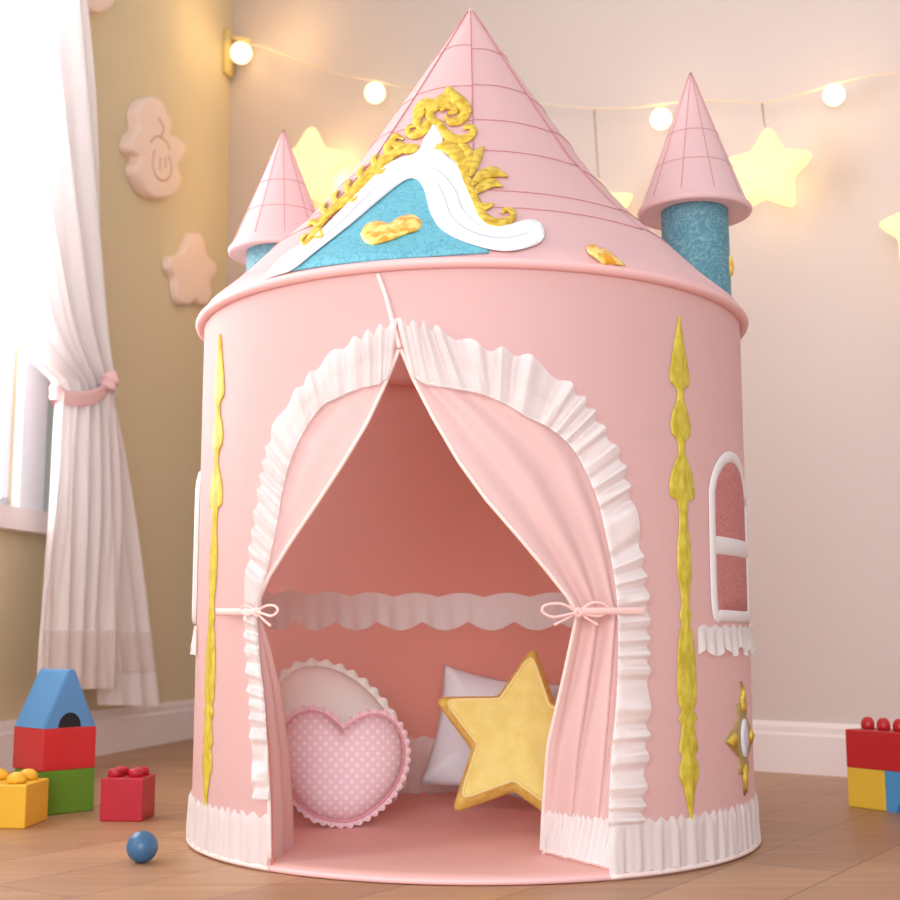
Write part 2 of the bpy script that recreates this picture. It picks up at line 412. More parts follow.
# roof shell + lining
def roof_sheet(off, z0):
    bm = bmesh.new(); zs = [z0+(1.66-z0)*i/60 for i in range(61)]
    rows = [[roofp(2*PI*k/160, z, off) for k in range(160)] for z in zs]
    grid(bm, rows, closeu=True); return bm
roof = part('roof', roof_sheet(0, .964), PINKR)
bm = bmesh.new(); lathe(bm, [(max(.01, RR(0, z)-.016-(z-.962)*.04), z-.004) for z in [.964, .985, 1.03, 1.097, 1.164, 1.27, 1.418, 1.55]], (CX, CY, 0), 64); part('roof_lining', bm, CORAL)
# roof seams
bm = bmesh.new()
for k in range(8):
    z0 = 1.09
    tube(bm, [roofp(k*PI/4, z0+(1.652-z0)*i/30, .0012) for i in range(31)], [.0004+.0010*min(1, i/10)*(1-.3*i/30) for i in range(31)], 6)
zrs = []
for p in ((505, 57), (518, 93), (520, 124), (530, 158), (545, 196)): zrs.append(hit_roof(*p).z)
zrs += [1.095]
for i, z in enumerate(zrs):
    for k in range(8):
        dz = .006*((k*7+i*3) % 5-2)/2
        tube(bm, [roofp((k+j/10)*PI/4, z+dz+.004*sin(j/10*PI), .0008) for j in range(11)], .0009, 5)
sub('roof_seam', bm, SEAM, roof)
# rim hoop around the roof edge
bm = bmesh.new(); N = 160; rows = []
for k in range(N):
    th = 2*PI*k/N; r = []
    for j in range(12):
        a = 2*PI*j/12; rr = .530+.012*cos(a); z = H-.001+.009*sin(a)
        r.append(Vector((CX+rr*sin(th), CY-rr*cos(th), z)))
    rows.append(r)
grid(bm, rows, closeu=True, closev=True); part('roof_rim', bm, RIMM)
# floor mat and base piping
bm = bmesh.new()
lathe(bm, [(0, .012), (.2, .0135), (.4, .012), (.50, .014), (.518, .012), (.527, .006), (.524, .001), (.5, .0005), (0, .0005)], (CX, CY, 0), 128)
fm = part('floor_mat', bm, MATF, label='pink padded floor of the tent')
bm = bmesh.new(); tube(bm, [Vector((CX+.5245*sin(2*PI*k/140), CY-.5245*cos(2*PI*k/140), .0055)) for k in range(140)], .005, 8, True)
sub('floor_piping', bm, RIMM, fm)
def arc_tube(bm, a, b, z, off, r, n=120): tube(bm, [wallp(a+(b-a)*k/n, z, off) for k in range(n+1)], r, 8)
bm = bmesh.new(); arc_tube(bm, thR(0), thL(0)+2*PI, .0065, .005, .004); part('hem_piping', bm, PIPE)
# bottom ruffle on the outside wall (gathered) and inside wall
ztop = tz(700, 814)[1]
def ruffle(a, b, z0, z1, off, n, waves, amp, sign=1):
    bm = bmesh.new(); rows = []; den = []
    for i in range(n+1):
        th = a+(b-a)*i/n; w = waves*(th-a)+.8*sin(th*13)+.5*sin(th*29); r = []
        for j in range(9):
            v = j/8; g = .5+.5*sin(w+.35*sin(v*4+th*5)); g2 = .5+.5*sin(w*2.17+1.3)
            hh = z1+.004*sin(w*1.7)-(z1-z0)*v
            e = (.0 if j == 0 else .55+.45*v)
            r.append(wallp(th, hh, sign*(off+amp*(g*.7+g2*.3)*e))); den.append(1. if j in (0, 8) else min(1, .85+.2*g))
        rows.append(r)
    grid(bm, rows); density(bm, den); return bm
part('hem_frill', ruffle(thR(0), thL(0)+2*PI, .008, ztop, .0015, 1300, 80, .0085), GATH, label='white gathered frill round the foot of the tent')
pin = hit_wall(425, 737, -.01, True); part('inner_hem_frill', ruffle(PI-1.3, PI+1.3, .014, pin.z, .010, 400, 50, .008, -1), GATH)
# lace band across the back inside
pa = hit_wall(420, 597, -.02, True).z; pb = hit_wall(420, 626, -.02, True).z
bm = bmesh.new(); rows = []
for i in range(301):
    th = PI-1.25+2.5*i/300; r = []
    s = abs(sin(th*15)); s2 = abs(sin(th*15+1.1))
    for j in range(7):
        v = j/6; z = (pa+.010*s2)*(1-v)+(pb-.020*s+.010)*v
        r.append(wallp(th, z, -.012-.004*sin(th*70+v)*(v)))
    rows.append(r)
grid(bm, rows); part('lace_band', bm, LACE, label='grey white scalloped lace band across the inner back wall')

# arch frills
RO = [(397, 321), (415, 323), (433, 327), (457, 337), (490, 348), (522, 354), (545, 368), (570, 385), (590, 407), (606, 432), (621, 457), (629, 487), (637, 520), (643, 560), (648, 600), (649, 650), (649, 706), (647, 760), (643, 826)]
RI = [(410, 372), (425, 382), (453, 387), (475, 391), (493, 397), (512, 406), (530, 417), (547, 425), (563, 437), (577, 453), (590, 478), (600, 505), (608, 540), (614, 570), (618, 605), (619, 650), (617, 706), (612, 762), (609, 828)]
LO = [(397, 321), (377, 329), (357, 338), (334, 352), (314, 370), (297, 390), (280, 414), (268, 443), (261, 475), (256, 505), (251, 540), (246, 575), (244, 605), (245, 650), (248, 698), (251, 750), (253, 800)]
LI = [(390, 374), (378, 383), (360, 387), (338, 396), (322, 405), (308, 423), (297, 443), (287, 468), (281, 495), (276, 525), (269, 558), (262, 588), (257, 610), (259, 655), (264, 702), (267, 750), (269, 800)]
for A, B, nn, wv in ((RI, RO, 420, 27), (LI, LO, 360, 25)):
    bm = bmesh.new(); frill(bm, A, B, wall_map, nn, wv, off=.003, amp=.024)
    o = part('arch_frill', bm, GATH)
    b2 = bmesh.new()
    tube(b2, [wall_map(p.x, p.y, .006) for p in resample([(x, y, 0) for x, y in A], 120)], .0012, 6); sub('gather_stitch', b2, LACE, o)
# curtains of the doorway
def curtain(outer, inner, insets, folds, amp, nrow=70, ncol=40):
    n = len(outer); O = []; I = []
    for k in range(nrow):
        u = k/(nrow-1)*(n-1)
        xs = list(range(n))
        g = lambda L, c: lerp_list(xs, [q[c] for q in L], u)
        O.append((g(outer, 0), g(outer, 1))); I.append((g(inner, 0), g(inner, 1), lerp_list(xs, insets, u)))
    rows = []
    for k in range(nrow):
        a = hit_wall(*O[k], -.003); b = hit_wall(I[k][0], I[k][1], -.004-I[k][2]); r = []
        wsc = min(1, (b-a).length/.06)
        for j in range(ncol+1):
            u = j/ncol; p = a.lerp(b, u)
            # bow the sheet outwards to follow the wall
            rad = Vector((p.x-CX, p.y-CY, 0)); L = rad.length; want = (RW(p.z)-.004)*(1-u)+(RW(p.z)-.004-I[k][2])*u
            if L > 1e-4: p = p+rad*((want/L-1))
            dirn = Vector((p.x-CX, p.y-CY, 0)).normalized()
            f = -abs(amp)*wsc*(.5-.5*cos(folds*2*PI*u+.8*sin(k*.05)))*min(1, 4*(1-u))*min(1, 5*u)*(.35+.65*k/nrow)
            r.append(p+dirn*f)
        rows.append(r)
    return rows
rr_o = RE[:1]+[RE[1], RE[3], RE[5], RE[6], RE[8], RE[9], RE[10], (630, 615), RE[11], RE[12], RE[13], (609, 882)]
rr_i = [(401, 349), (413, 378), (433, 417), (460, 463), (487, 500), (520, 538), (545, 568), (568, 597), (577.5, 614), (562, 685), (548, 745), (543, 816), (544, 861)]
ins = [0, 0, 0, 0, 0, 0, .003, .006, .01, .06, .11, .165, .195]
rows = curtain(rr_o, rr_i, ins, 3.0, .022)
bm = bmesh.new(); grid(bm, rows); cr = part('door_curtain', bm, CURT, label='right pink door curtain, tied back with a bow')
b2 = bmesh.new(); tube(b2, [r[-1] for r in rows], .0035, 8); sub('curtain_piping', b2, PIPE, cr)
# its bottom frill
def z_row(rows, z):
    out = []
    for j in range(len(rows[0])):
        col = [r[j] for r in rows]
        for a, b in zip(col, col[1:]):
            if a.z >= z >= b.z:
                t = (a.z-z)/max(a.z-b.z, 1e-6); out.append(a.lerp(b, t)); break
        else: out.append(col[-1])
    return out
def curtain_frill(rows, z0, z1):
    R = [z_row(rows, z1+(z0-z1)*k/8) for k in range(9)]; bm = bmesh.new(); G = []
    for k, r in enumerate(R):
        rs = resample(r, 200); row = []
        for j, p in enumerate(rs):
            t = (rs[min(j+1, 199)]-rs[max(j-1, 0)]); nrm = Vector((t.y, -t.x, 0)).normalized()
            if nrm.y > 0: nrm = -nrm
            row.append(p+nrm*(.003+.008*(.25+.75*k/8)*(.5+.35*sin(j*.42)+.15*sin(j*1.1)))+Vector((0, 0, .003*sin(j*.42) if k == 0 else 0)))
        G.append(row)
    grid(bm, G); return bm
sub('curtain_frill', curtain_frill(rows, .02, ztop), FRILL, cr)
b2 = bmesh.new(); tube(b2, [p+Vector((0, -.004, .0)) for p in z_row(rows, .019)], .004, 8); sub('curtain_hem_piping', b2, PIPE, cr)
ll_o = [LE[0], LE[1], LE[3], LE[5], LE[6], LE[7], LE[8], (255, 590), (255, 612), (257, 645), (262, 690), (267, 745), (270, 800), (271, 860)]
ll_i = [(399, 349), (387, 380), (367, 423), (343, 463), (317, 503), (290, 543), (270, 575), (260, 597), (259, 613), (270, 645), (281, 690), (289, 750), (293, 806), (294, 853)]
ins = [0, 0, 0, 0, 0, 0, 0, 0, 0.004, .03, .06, .09, .115, .14]
rows = curtain(ll_o, ll_i, ins, 1.5, .010)
bm = bmesh.new(); grid(bm, rows); cl = part('door_curtain', bm, CURT, label='left pink door curtain, pulled back against the frame')
b2 = bmesh.new(); k0 = next(i for i, r in enumerate(rows) if r[0].z < hit_wall(257, 612).z)
tube(b2, [r[-1] for r in rows[:k0]]+[wallp(thL(z), z, .002) for z in [rows[k0][0].z*(1-i/30)+.02*i/30 for i in range(1, 31)]], .0035, 8)
sub('curtain_piping', b2, PIPE, cl)
# seam piping from rim to door apex
bm = bmesh.new(); tube(bm, [wallp(seam_th(z), z, .003) for z in [apexz-.004+(H-.01-apexz)*i/20 for i in range(21)]], .0038, 8); part('seam_piping', bm, PIPE)
# tie bows
BOWP = mat('pink ribbon', srgb(248, 205, 200), .5)
def bow(loops, band, off):
    bm = bmesh.new()
    for L, w in loops:
        tube(bm, [hit_wall(p.x, p.y, off+.004*i/20) for i, p in enumerate(resample([(x, y, 0) for x, y in L], 24))], w, 8)
    if band: stroke(bm, band, [7, 7], wall_map, .017, .003, 24)
    return bm
part('tieback_bow', bow([([(578, 612), (562, 604), (546, 605), (542, 611), (552, 617), (566, 615), (578, 612)], .0024), ([(578, 612), (592, 603), (604, 604), (608, 610), (600, 616), (588, 615), (578, 612)], .0024),
    ([(578, 612), (566, 619), (554, 625)], .0022), ([(579, 612), (588, 619), (598, 625)], .0022), ([(574, 612), (578, 609), (582, 612), (578, 616), (574, 612)], .0032)], [(582, 611), (612, 611), (644, 611)], .012), BOWP)
part('tieback_bow', bow([([(256, 612), (266, 606), (275, 606), (278, 611), (272, 616), (264, 614), (256, 612)], .0024), ([(256, 612), (250, 607), (243, 606), (241, 611), (247, 615), (256, 612)], .0022),
    ([(256, 612), (263, 619), (271, 626)], .0022), ([(253, 612), (257, 609), (260, 612), (257, 616), (253, 612)], .003)], [(255, 612), (236, 612), (216, 612)], .016), BOWP)

# tall gold ornaments
prof = [(318, 0), (345, 9), (362, 15), (378, 19), (386, 17), (388, 9), (394, 5), (402, 7), (412, 14), (425, 20), (436, 17), (440, 9), (448, 6), (455, 6), (460, 11), (475, 21), (490, 25), (498, 24), (501, 11), (512, 8), (530, 9), (545, 13), (575, 14), (590, 9), (605, 7), (612, 11), (620, 11), (625, 7), (632, 13), (650, 17), (690, 20), (703, 18), (711, 11), (716, 18), (720, 19), (724, 12), (738, 16), (750, 20), (757, 12), (766, 20), (776, 20), (790, 11), (805, 6), (822, 1)]
PW = []
for y, w in prof:
    c_ = hit_wall(684, y); a_ = hit_wall(684+w/2, y); b_ = hit_wall(684-w/2, y); PW.append((c_.z, (a_-b_).length))
ths = [tz(678, 322), tz(690, 820)]
def ornament(th_top, th_bot):
    bm = bmesh.new(); rows = []
    zs = [q[0] for q in PW][::-1]; wl = [q[1] for q in PW][::-1]
    for i in range(241):
        z = zs[0]+(zs[-1]-zs[0])*i/240; w = lerp_list(zs, wl, z)/2; th = th_bot+(th_top-th_bot)*(z-zs[0])/(zs[-1]-zs[0]); r = []
        for j in range(11):
            a = PI*j/10; x = -cos(a)*w; groove = 1-.6*(abs(cos(3*a))**6)*min(1, max(0, (w-.006)/.005))
            r.append(wallp(th+x/RW(z), z, .001+.0045*sin(a)*groove))
        rows.append(r)
    grid(bm, rows); return bm
OUTL = mat('ornament shadow line', srgb(196, 150, 150), .8)
part('gold_ornament', ornament(ths[0][0], ths[1][0]), GOLDO)
tl0 = tz(221, 350)[0]; tl1 = tz(206.5, 800)[0]
part('gold_ornament', ornament(tl0, tl1), GOLDO)

# side windows printed/padded on the wall
thc, ztopw = tz(731.5, 452); thl = tz(709.5, 575)[0]; zbw = tz(718, 621)[1]; hw = thc-thl
zbar0 = tz(712, 554)[1]; zbar1 = tz(712, 535)[1]; zarc = tz(712, 500)[1]
def arch_pts(h, zb, za, zt_, n=16, rc=.012):
    pts = [(-h+.25*h, zb), (-h, zb+.014)]
    for i in range(n+1):
        a = PI*i/n; pts.append((-h*cos(a), za+(zt_-za)*sin(a)))
    pts += [(h, zb+.014), (h-.25*h, zb)]
    return pts
PANE = mat('rose mesh window', srgb(206, 128, 128), .8); noise_color(PANE, srgb(196, 110, 112), srgb(212, 140, 136), 300)
FRW = mat('window band cloth', srgb(238, 226, 226), .6)
def side_window(tc_, off):
    off *= .6
    f = lambda u, v, o: wallp(tc_+u, v, o)
    bm = bmesh.new(); applique(bm, arch_pts(hw*.85, zbw+.008, zarc, ztopw-.008), f, .0008, .001, .05); pn = part('window_pane', bm, PANE, label='rose mesh pane of the arched side window')
    bm = bmesh.new(); pts = arch_pts(hw*.88, zbw+.009, zarc, ztopw-.010, 24); pts.append(pts[0])
    P = resample([(a, b, 0) for a, b in pts], 90); rows = []
    n = len(P)
    for i, p in enumerate(P):
        t = P[(i+1) % n if i < n-1 else 1]-P[i-1 if i else n-2]; t = Vector((t.x*.53, t.y, 0)).normalized(); q = Vector((-t.y/.53, t.x, 0))
        rows.append([f(p.x+q.x*x*.0105, p.y+q.y*x*.0105, .001+off*h_) for x, h_ in ((-1, 0), (-.8, .7), (0, 1), (.8, .7), (1, 0))])
    grid(bm, rows); sub('window_border', bm, FRW, pn)
    bm = bmesh.new(); rows = [[f(-hw*.86+2*hw*.86*i/20, zm, .001+off*.9*h_) for zm, h_ in ((zbar0, 0), (zbar0+.004, 1), (zbar1-.004, 1), (zbar1, 0))] for i in range(21)]
    grid(bm, rows); sub('window_bar', bm, FRW, pn)
    z1 = tz(700, 626)[1]; z0 = tz(700, 657)[1]; bm = bmesh.new(); rows = []
    for i in range(161):
        u = -hw*1.42+hw*3.0*i/160; s = abs(sin(u*24)); r = []
        for j in range(7):
            v = j/6; r.append(f(u, (z1+.003*sin(u*90))*(1-v)+(z0+.016-.016*s)*v, .003+.006*v*(.5+.5*sin(u*110))+off*.2))
        rows.append(r)
    grid(bm, rows); sub('window_lace', bm, FRILL, pn)
side_window(thc, .006)
tleft = tz(196, 560)[0]
side_window(tleft-.20, .014)
# star medallion
mc, mz = tz(742, 738); mz_t = tz(740, 681)[1]; mz_b = tz(744, 795)[1]; mth = tz(724, 732)[0]; mw = (mc-mth)
GOLDD = mat('bronze gold', srgb(176, 146, 88), .45); GEM = mat('pearl gem', srgb(226, 226, 240), .25)
f = lambda u, v, o: wallp(mc+u*mw, mz+v*(mz_t-mz_b)/2, o)
def starpoly(n, r1, r2, ph=PI/2, sx=1):
    return [(sx*(r1 if k % 2 == 0 else r2)*cos(ph+PI*k/n), (r1 if k % 2 == 0 else r2)*sin(ph+PI*k/n)) for k in range(2*n)]
qq = [(0, 1), (.10, .62), (.34, .60), (.26, .34), (.52, .22), (1, 0)]; q = qq+[(x, -y) for x, y in qq[:-1][::-1]]+[(-x, -y) for x, y in qq[1:]]+[(-x, y) for x, y in qq[1:-1][::-1]]
bm = bmesh.new(); applique(bm, q, f, .0008, .003, .2); md = part('star_medallion', bm, GOLDD, label='bronze gold star emblem with pale gem')
bm = bmesh.new(); applique(bm, [(.22*cos(a), .34*sin(a)) for a in [2*PI*k/20 for k in range(20)]], f, .003, .004, .2); sub('gem', bm, GEM, md)
for q in ([(0, .95), (.13, .55), (0, .45), (-.13, .55)], [(0, -.95), (.13, -.55), (0, -.45), (-.13, -.55)], [(-.95, 0), (-.6, .13), (-.42, 0), (-.6, -.13)], [(.95, 0), (.6, .13), (.42, 0), (.6, -.13)]):
    bm = bmesh.new(); applique(bm, q, f, .003, .004, .3); sub('gold_ray', bm, GOLD, md)

# ---- gable picture on the roof
rm = lambda x, y, o: hit_roof(x, y, o)
blue = [(412, 176), (421, 181), (427, 188), (430, 200), (433, 212), (442, 226), (460, 237), (489, 246), (489, 253), (449, 255.5), (404, 258.5), (360, 262), (325, 266), (288, 272), (317, 247), (350, 220), (383, 193), (400, 180)]
bm = bmesh.new(); applique(bm, blue, rm, .0015, .002, 7); gb = part('gable', bm, BLUEF, label='sky blue patterned gable panel on the roof')
white_raw = [(262, 281), (271, 268), (281, 257), (299, 245), (317, 233), (334, 217), (350, 200), (367, 183), (383, 167), (399, 158), (413, 154), (421, 147), (424, 138), (429, 131), (434, 123), (439, 131), (443, 138), (441, 147), (446, 155), (457, 163), (466, 174), (470, 190), (476, 203), (483, 214), (492, 222), (505, 225), (517, 222), (529, 219), (540, 222), (545, 232), (542, 241), (530, 247), (510, 251), (489, 249), (460, 240), (441, 229), (431, 214), (427, 200), (424, 189), (419, 181), (412, 178), (402, 182), (384, 196), (352, 223), (319, 249), (292, 270), (275, 276)]
white = [(p.x, p.y) for p in resample([(x, y, 0) for x, y in white_raw+[white_raw[0]]], 150)][:-1]
bm = bmesh.new(); applique(bm, white, rm, .003, .005, 7); wt = sub('gable_molding', bm, WHITE, gb, label='white swooping molding of the roof gable')
bm = bmesh.new()
for pts in ([(425, 170), (436, 180), (445, 200), (452, 217), (470, 231), (500, 238), (528, 233)], [(418, 164), (440, 172), (455, 190), (462, 208), (478, 225), (492, 231)], [(300, 256), (340, 222), (375, 188), (405, 168)]):
    stroke(bm, pts, [.5, 1.8, 2, 2, 1.2, .6], rm, .0078, .0016, 40)
sub('molding_line', bm, GREYL, gb)
gold = [
 ([(436, 146), (449, 145), (460, 159), (467, 181), (475, 199), (484, 217), (498, 223), (511, 219), (513, 212), (506, 209), (502, 213)], [3, 9, 12, 9, 7, 7, 8, 8, 7, 5, 3]),
 ([(438, 122), (444, 132), (454, 139), (467, 138), (474, 131), (469, 126), (463, 129)], [6, 8, 8, 7, 6, 5, 3]),
 ([(470, 176), (474, 163), (478, 154), (484, 146)], [3, 9, 9, 1]), ([(471, 186), (482, 175), (494, 172), (508, 176)], [3, 8, 9, 1]), ([(473, 194), (483, 186), (493, 183), (503, 186)], [3, 8, 8, 1]),
 ([(466, 172), (470, 160), (466, 148), (458, 143)], [4, 8, 7, 2]), ([(466, 170), (458, 158), (448, 150), (434, 148)], [6, 9, 7, 1]), ([(478, 205), (488, 206), (494, 203)], [3, 6, 1]),
 ([(449, 87), (447, 97), (438, 103), (430, 111), (432, 120), (440, 122)], [3, 10, 9, 8, 7, 4]), ([(449, 87), (454, 97), (462, 103), (465, 113), (459, 120), (450, 122), (446, 115)], [3, 10, 9, 9, 8, 6, 3]),
 ([(462, 104), (468, 107), (471, 112)], [8, 6, 1]), ([(440, 110), (448, 106), (456, 110), (448, 114)], [4, 5, 5, 3]), ([(434, 104), (426, 103), (419, 108), (415, 116)], [8, 8, 7, 4]),
 ([(430, 121), (424, 129), (415, 135), (408, 133), (409, 127), (415, 126)], [7, 8, 7, 6, 4, 2]), ([(424, 110), (417, 118), (418, 126), (424, 130)], [5, 7, 6, 3]),
 ([(418, 147), (408, 149), (398, 146), (392, 142), (396, 136), (403, 139)], [5, 8, 8, 6, 5, 2]), ([(402, 150), (390, 155), (380, 165), (368, 176), (355, 190), (345, 200), (333, 209), (321, 222), (311, 237), (304, 244), (302, 238), (307, 234)], [5, 9, 9, 9, 9, 8, 7, 6, 6, 6, 4, 2]),
 ([(390, 156), (388, 147), (393, 138)], [8, 7, 1]), ([(378, 168), (374, 160), (377, 154)], [8, 6, 1]), ([(365, 180), (360, 173), (364, 165)], [8, 6, 1]), ([(352, 193), (347, 187), (350, 179)], [8, 6, 1]), ([(340, 205), (334, 198), (338, 190)], [7, 5, 1]), ([(330, 214), (323, 209), (326, 202)], [7, 5, 1]),
 ([(372, 172), (380, 172), (386, 168)], [6, 5, 1]), ([(345, 198), (352, 200), (358, 196)], [6, 5, 1]),
 ([(320, 224), (312, 222), (308, 226)], [6, 5, 2]), ([(318, 228), (322, 235), (314, 238)], [5, 4, 2])]
bm = bmesh.new()
for p, w in gold: stroke(bm, p, [q*1.25+.6 for q in w], rm, .003, .007, max(14, 5*len(p)))
sub('gold_scroll', bm, GOLD, gb, label='gold leafy scrollwork above the gable')
def jewel(poly, par):
    cx_ = sum(p[0] for p in poly)/len(poly); cy_ = sum(p[1] for p in poly)/len(poly); bm = bmesh.new(); rows = []
    P = resample([(x, y, 0) for x, y in poly+[poly[0]]], 41)[:-1]
    for k in range(7):
        a = PI/2*k/6; s = cos(a)
        rows.append([rm(cx_+(p.x-cx_)*s, cy_+(p.y-cy_)*s, .003+.012*sin(a)+(.003*((i % 5)/5) if k in (2, 3) else 0)) for i, p in enumerate(P)])
    grid(bm, rows, closeu=True); bmesh.ops.remove_doubles(bm, verts=bm.verts, dist=1e-5)
    return bm
sub('jewel', jewel([(360, 234), (366, 224), (378, 220), (388, 223), (398, 217), (412, 214), (422, 221), (419, 230), (405, 235), (390, 241), (374, 245), (364, 242)], gb), JEWEL, gb, label='amber jewel at the middle of the gable')
part('jewel', jewel([(586, 247), (592, 243), (600, 247), (608, 249), (617, 257), (626, 266), (616, 265), (604, 265), (596, 259), (588, 253)], None), JEWEL, label='small amber jewel at the right roof edge')
# right side front corner jewel on hidden side omitted

# ---- turrets
def turret(px, ytop, ybase, rb_px, rc_px, Y, z0, gem_ang=None, seg=64):
    base = at_y(px, ybase, Y); apex = at_y(px, ytop, Y); dep = Y*cos(PITCH)+(base.z-HC)*sin(PITCH)
    rb = rb_px*dep/FPX; rc = rc_px*dep/FPX; hh = apex.z-base.z; c = Vector((base.x, Y, 0))
    bm = bmesh.new(); lathe(bm, [(rc*1.03, z0), (rc*1.015, (z0+base.z)/2), (rc, base.z+.01)], c, seg); t = part('turret', bm, TURB, label='teal patterned turret wall')
    bm = bmesh.new()
    pr = [(rc*.8, base.z+.004), (rb*.9, base.z-.002), (rb*.97, base.z-.006), (rb*1.0, base.z-.003), (rb*1.01, base.z+.003), (rb*.985, base.z+.008), (rb*.93, base.z+.014)]
    pr += [(rb*.90*(1-k/14)**1.0+.0015, base.z+.02+(hh-.02)*k/14) for k in range(15)]+[(0, apex.z+.002)]
    lathe(bm, pr, c, seg); o = sub('turret_roof', bm, PINKR, t, label='pink cone roof of the turret')
    bm = bmesh.new()
    for k in range(10):
        a = 2*PI*k/10+.2
        tube(bm, [c+Vector(((rb*.90*(1-s)+.002)*sin(a), -(rb*.90*(1-s)+.002)*cos(a), base.z+.02+(hh-.02)*s)) for s in [i/12 for i in range(13)]], .0007, 5)
    for s in (.25, .5):
        tube(bm, [c+Vector(((rb*.90*(1-s)+.002)*sin(a), -(rb*.90*(1-s)+.002)*cos(a), base.z+.02+(hh-.02)*s)) for a in [2*PI*i/40 for i in range(40)]], .0007, 5, True)
    sub('roof_seam', bm, SEAM, t)
    if gem_ang is not None:
        bm = bmesh.new(); gz = base.z-.12; rows = []
        for k in range(6):
            al = PI/2*k/5
            rows.append([c+Vector(((rc+.001+.008*sin(al))*sin(gem_ang+.22*cos(al)*cos(b)), -(rc+.001+.008*sin(al))*cos(gem_ang+.22*cos(al)*cos(b)), gz+.024*cos(al)*sin(b))) for b in [2*PI*i/20 for i in range(20)]])
        grid(bm, rows, closeu=True); sub('jewel', bm, JEWEL, t)
    # ground patch on roof
    return t
turret(694.5, 73, 213, 56, 33, 2.64, 1.0, 1.28)
turret(281, 130, 254, 52, 34, 2.76, .99)

# ------------------------------------------------------------ pillows inside the tent
def puff(name_root, label, cat, R, npt, thick, base, yaw, tilt, size, m, prof='round', roll=0, gus=0):
    """pillow with outline R(phi) (unit size), standing on its lowest point, leaning back by tilt"""
    root = empty(name_root, base, yaw); tag(root, label, cat)
    outl = [(R(2*PI*k/npt)*cos(2*PI*k/npt), R(2*PI*k/npt)*sin(2*PI*k/npt)) for k in range(npt)]
    ca, sa = cos(roll), sin(roll); outl = [((x*ca-y*sa)*size, (x*sa+y*ca)*size) for x, y in outl]
    zmin = min(y for x, y in outl)
    def P(x, y, d):                                   # d towards the viewer (-Y)
        y = y-zmin; return Vector((x, -d*cos(tilt)+y*sin(tilt)+0, y*cos(tilt)+d*sin(tilt)))
    return root, outl, P
def pillow_mesh(outl, P, thick, n=14, edge=.55, gus=0., lift=0.):
    bm = bmesh.new(); rows = []
    seq = [(-1, k/n) for k in range(n+1)]+[(1, 1-k/n) for k in range(n+1)]
    for side, s in seq:
        h = thick*max(0, 1-s**3.0)**edge+gus
        rows.append([P(x*s, y*s, side*h) for x, y in outl])
    grid(bm, rows, closeu=True); bmesh.ops.remove_doubles(bm, verts=bm.verts, dist=1e-5)
    return bm
def pillow_frill(outl, P, w, waves, amp, seed=0):
    bm = bmesh.new(); n = len(outl)*3; rows = []
    cl_ = [Vector((x, y, 0)) for x, y in outl]; cl_.append(cl_[0]); Q = resample(cl_, n+1)[:-1]
    for j in range(5):
        v = j/4; r = []
        for i, p in enumerate(Q):
            t = (Q[(i+1) % n]-Q[i-1]).normalized(); q = Vector((t.y, -t.x, 0)); a = waves*2*PI*i/n
            ww = w*v*(1+.22*sin(a*1.0+1)); r.append(P(p.x+q.x*ww, p.y+q.y*ww, amp*v*sin(a)))
        rows.append(r)
    grid(bm, rows, closeu=True); return bm
def child(name, bm, m, root, label=None):
    o = obj(name, bm, m, root); 
    if label: o['label'] = label
    return o
def heartR():
    raw = [(0, -39), (10, -49), (22, -57), (36, -59), (49, -52), (58, -38), (62, -20), (61, -2), (56, 16), (46, 33), (34, 46), (20, 56), (4, 60)]
    raw += [(-x, y) for x, y in raw[::-1] if x not in (0, 4)]+[raw[0]]
    P = resample([(x/60, -y*.89/60, 0) for x, y in raw], 300)
    an = sorted((math.atan2(p.y, p.x) % (2*PI), p.length) for p in P); A = [a for a, b in an]; B = [b for a, b in an]
    A = [A[-1]-2*PI]+A+[A[0]+2*PI]; B = [B[-1]]+B+[B[0]]
    return lambda p: lerp_list(A, B, p % (2*PI))
# pink heart
HEARTM = mat('pink dotted cotton', srgb(232, 172, 186), .8)
def dots(m, c1, c2, scale):
    tc = nd(m, 'ShaderNodeTexCoord'); v = nd(m, 'ShaderNodeTexVoronoi'); v.inputs['Scale'].default_value = scale; v.inputs['Randomness'].default_value = .0
    sp = nd(m, 'ShaderNodeMapping'); sp.inputs['Scale'].default_value = (1, .0, 1); sp.inputs['Rotation'].default_value = (0, PI/4, 0)
    r = nd(m, 'ShaderNodeValToRGB'); r.color_ramp.elements[0].position = .20; r.color_ramp.elements[1].position = .30
    r.color_ramp.elements[0].color = (*c2, 1); r.color_ramp.elements[1].color = (*c1, 1)
    lk(m, tc.outputs['Object'], sp.inputs[0]); lk(m, sp.outputs[0], v.inputs['Vector']); lk(m, v.outputs['Distance'], r.inputs[0]); lk(m, r.outputs[0], bsdf(m).inputs['Base Color'])
dots(HEARTM, srgb(240, 208, 220), srgb(250, 236, 240), 72)
RUFP = mat('pink ruffle cotton', srgb(244, 210, 218), .8)
MZ = .0145
hb = floor_pt(342, 828, MZ)
root, outl, P = puff('heart_pillow', 'pink dotted heart-shaped pillow with ruffled edge, front left inside the tent', 'pillow', heartR(), 180, .05, (hb.x-.004, hb.y+.01, MZ+.009), .10, .22, .116, HEARTM, roll=-.06)
outl = [(x, y*.99) for x, y in outl]
child('cover', pillow_mesh(outl, P, .058, edge=.6), HEARTM, root)
child('ruffle', pillow_frill(outl, P, .011, 46, .005), RUFP, root)
bm = bmesh.new(); tube(bm, [P(x*.99, y*.99, .003) for x, y in outl], .003, 6, True); child('piping', bm, mat('rose piping', srgb(228, 164, 180), .7), root)
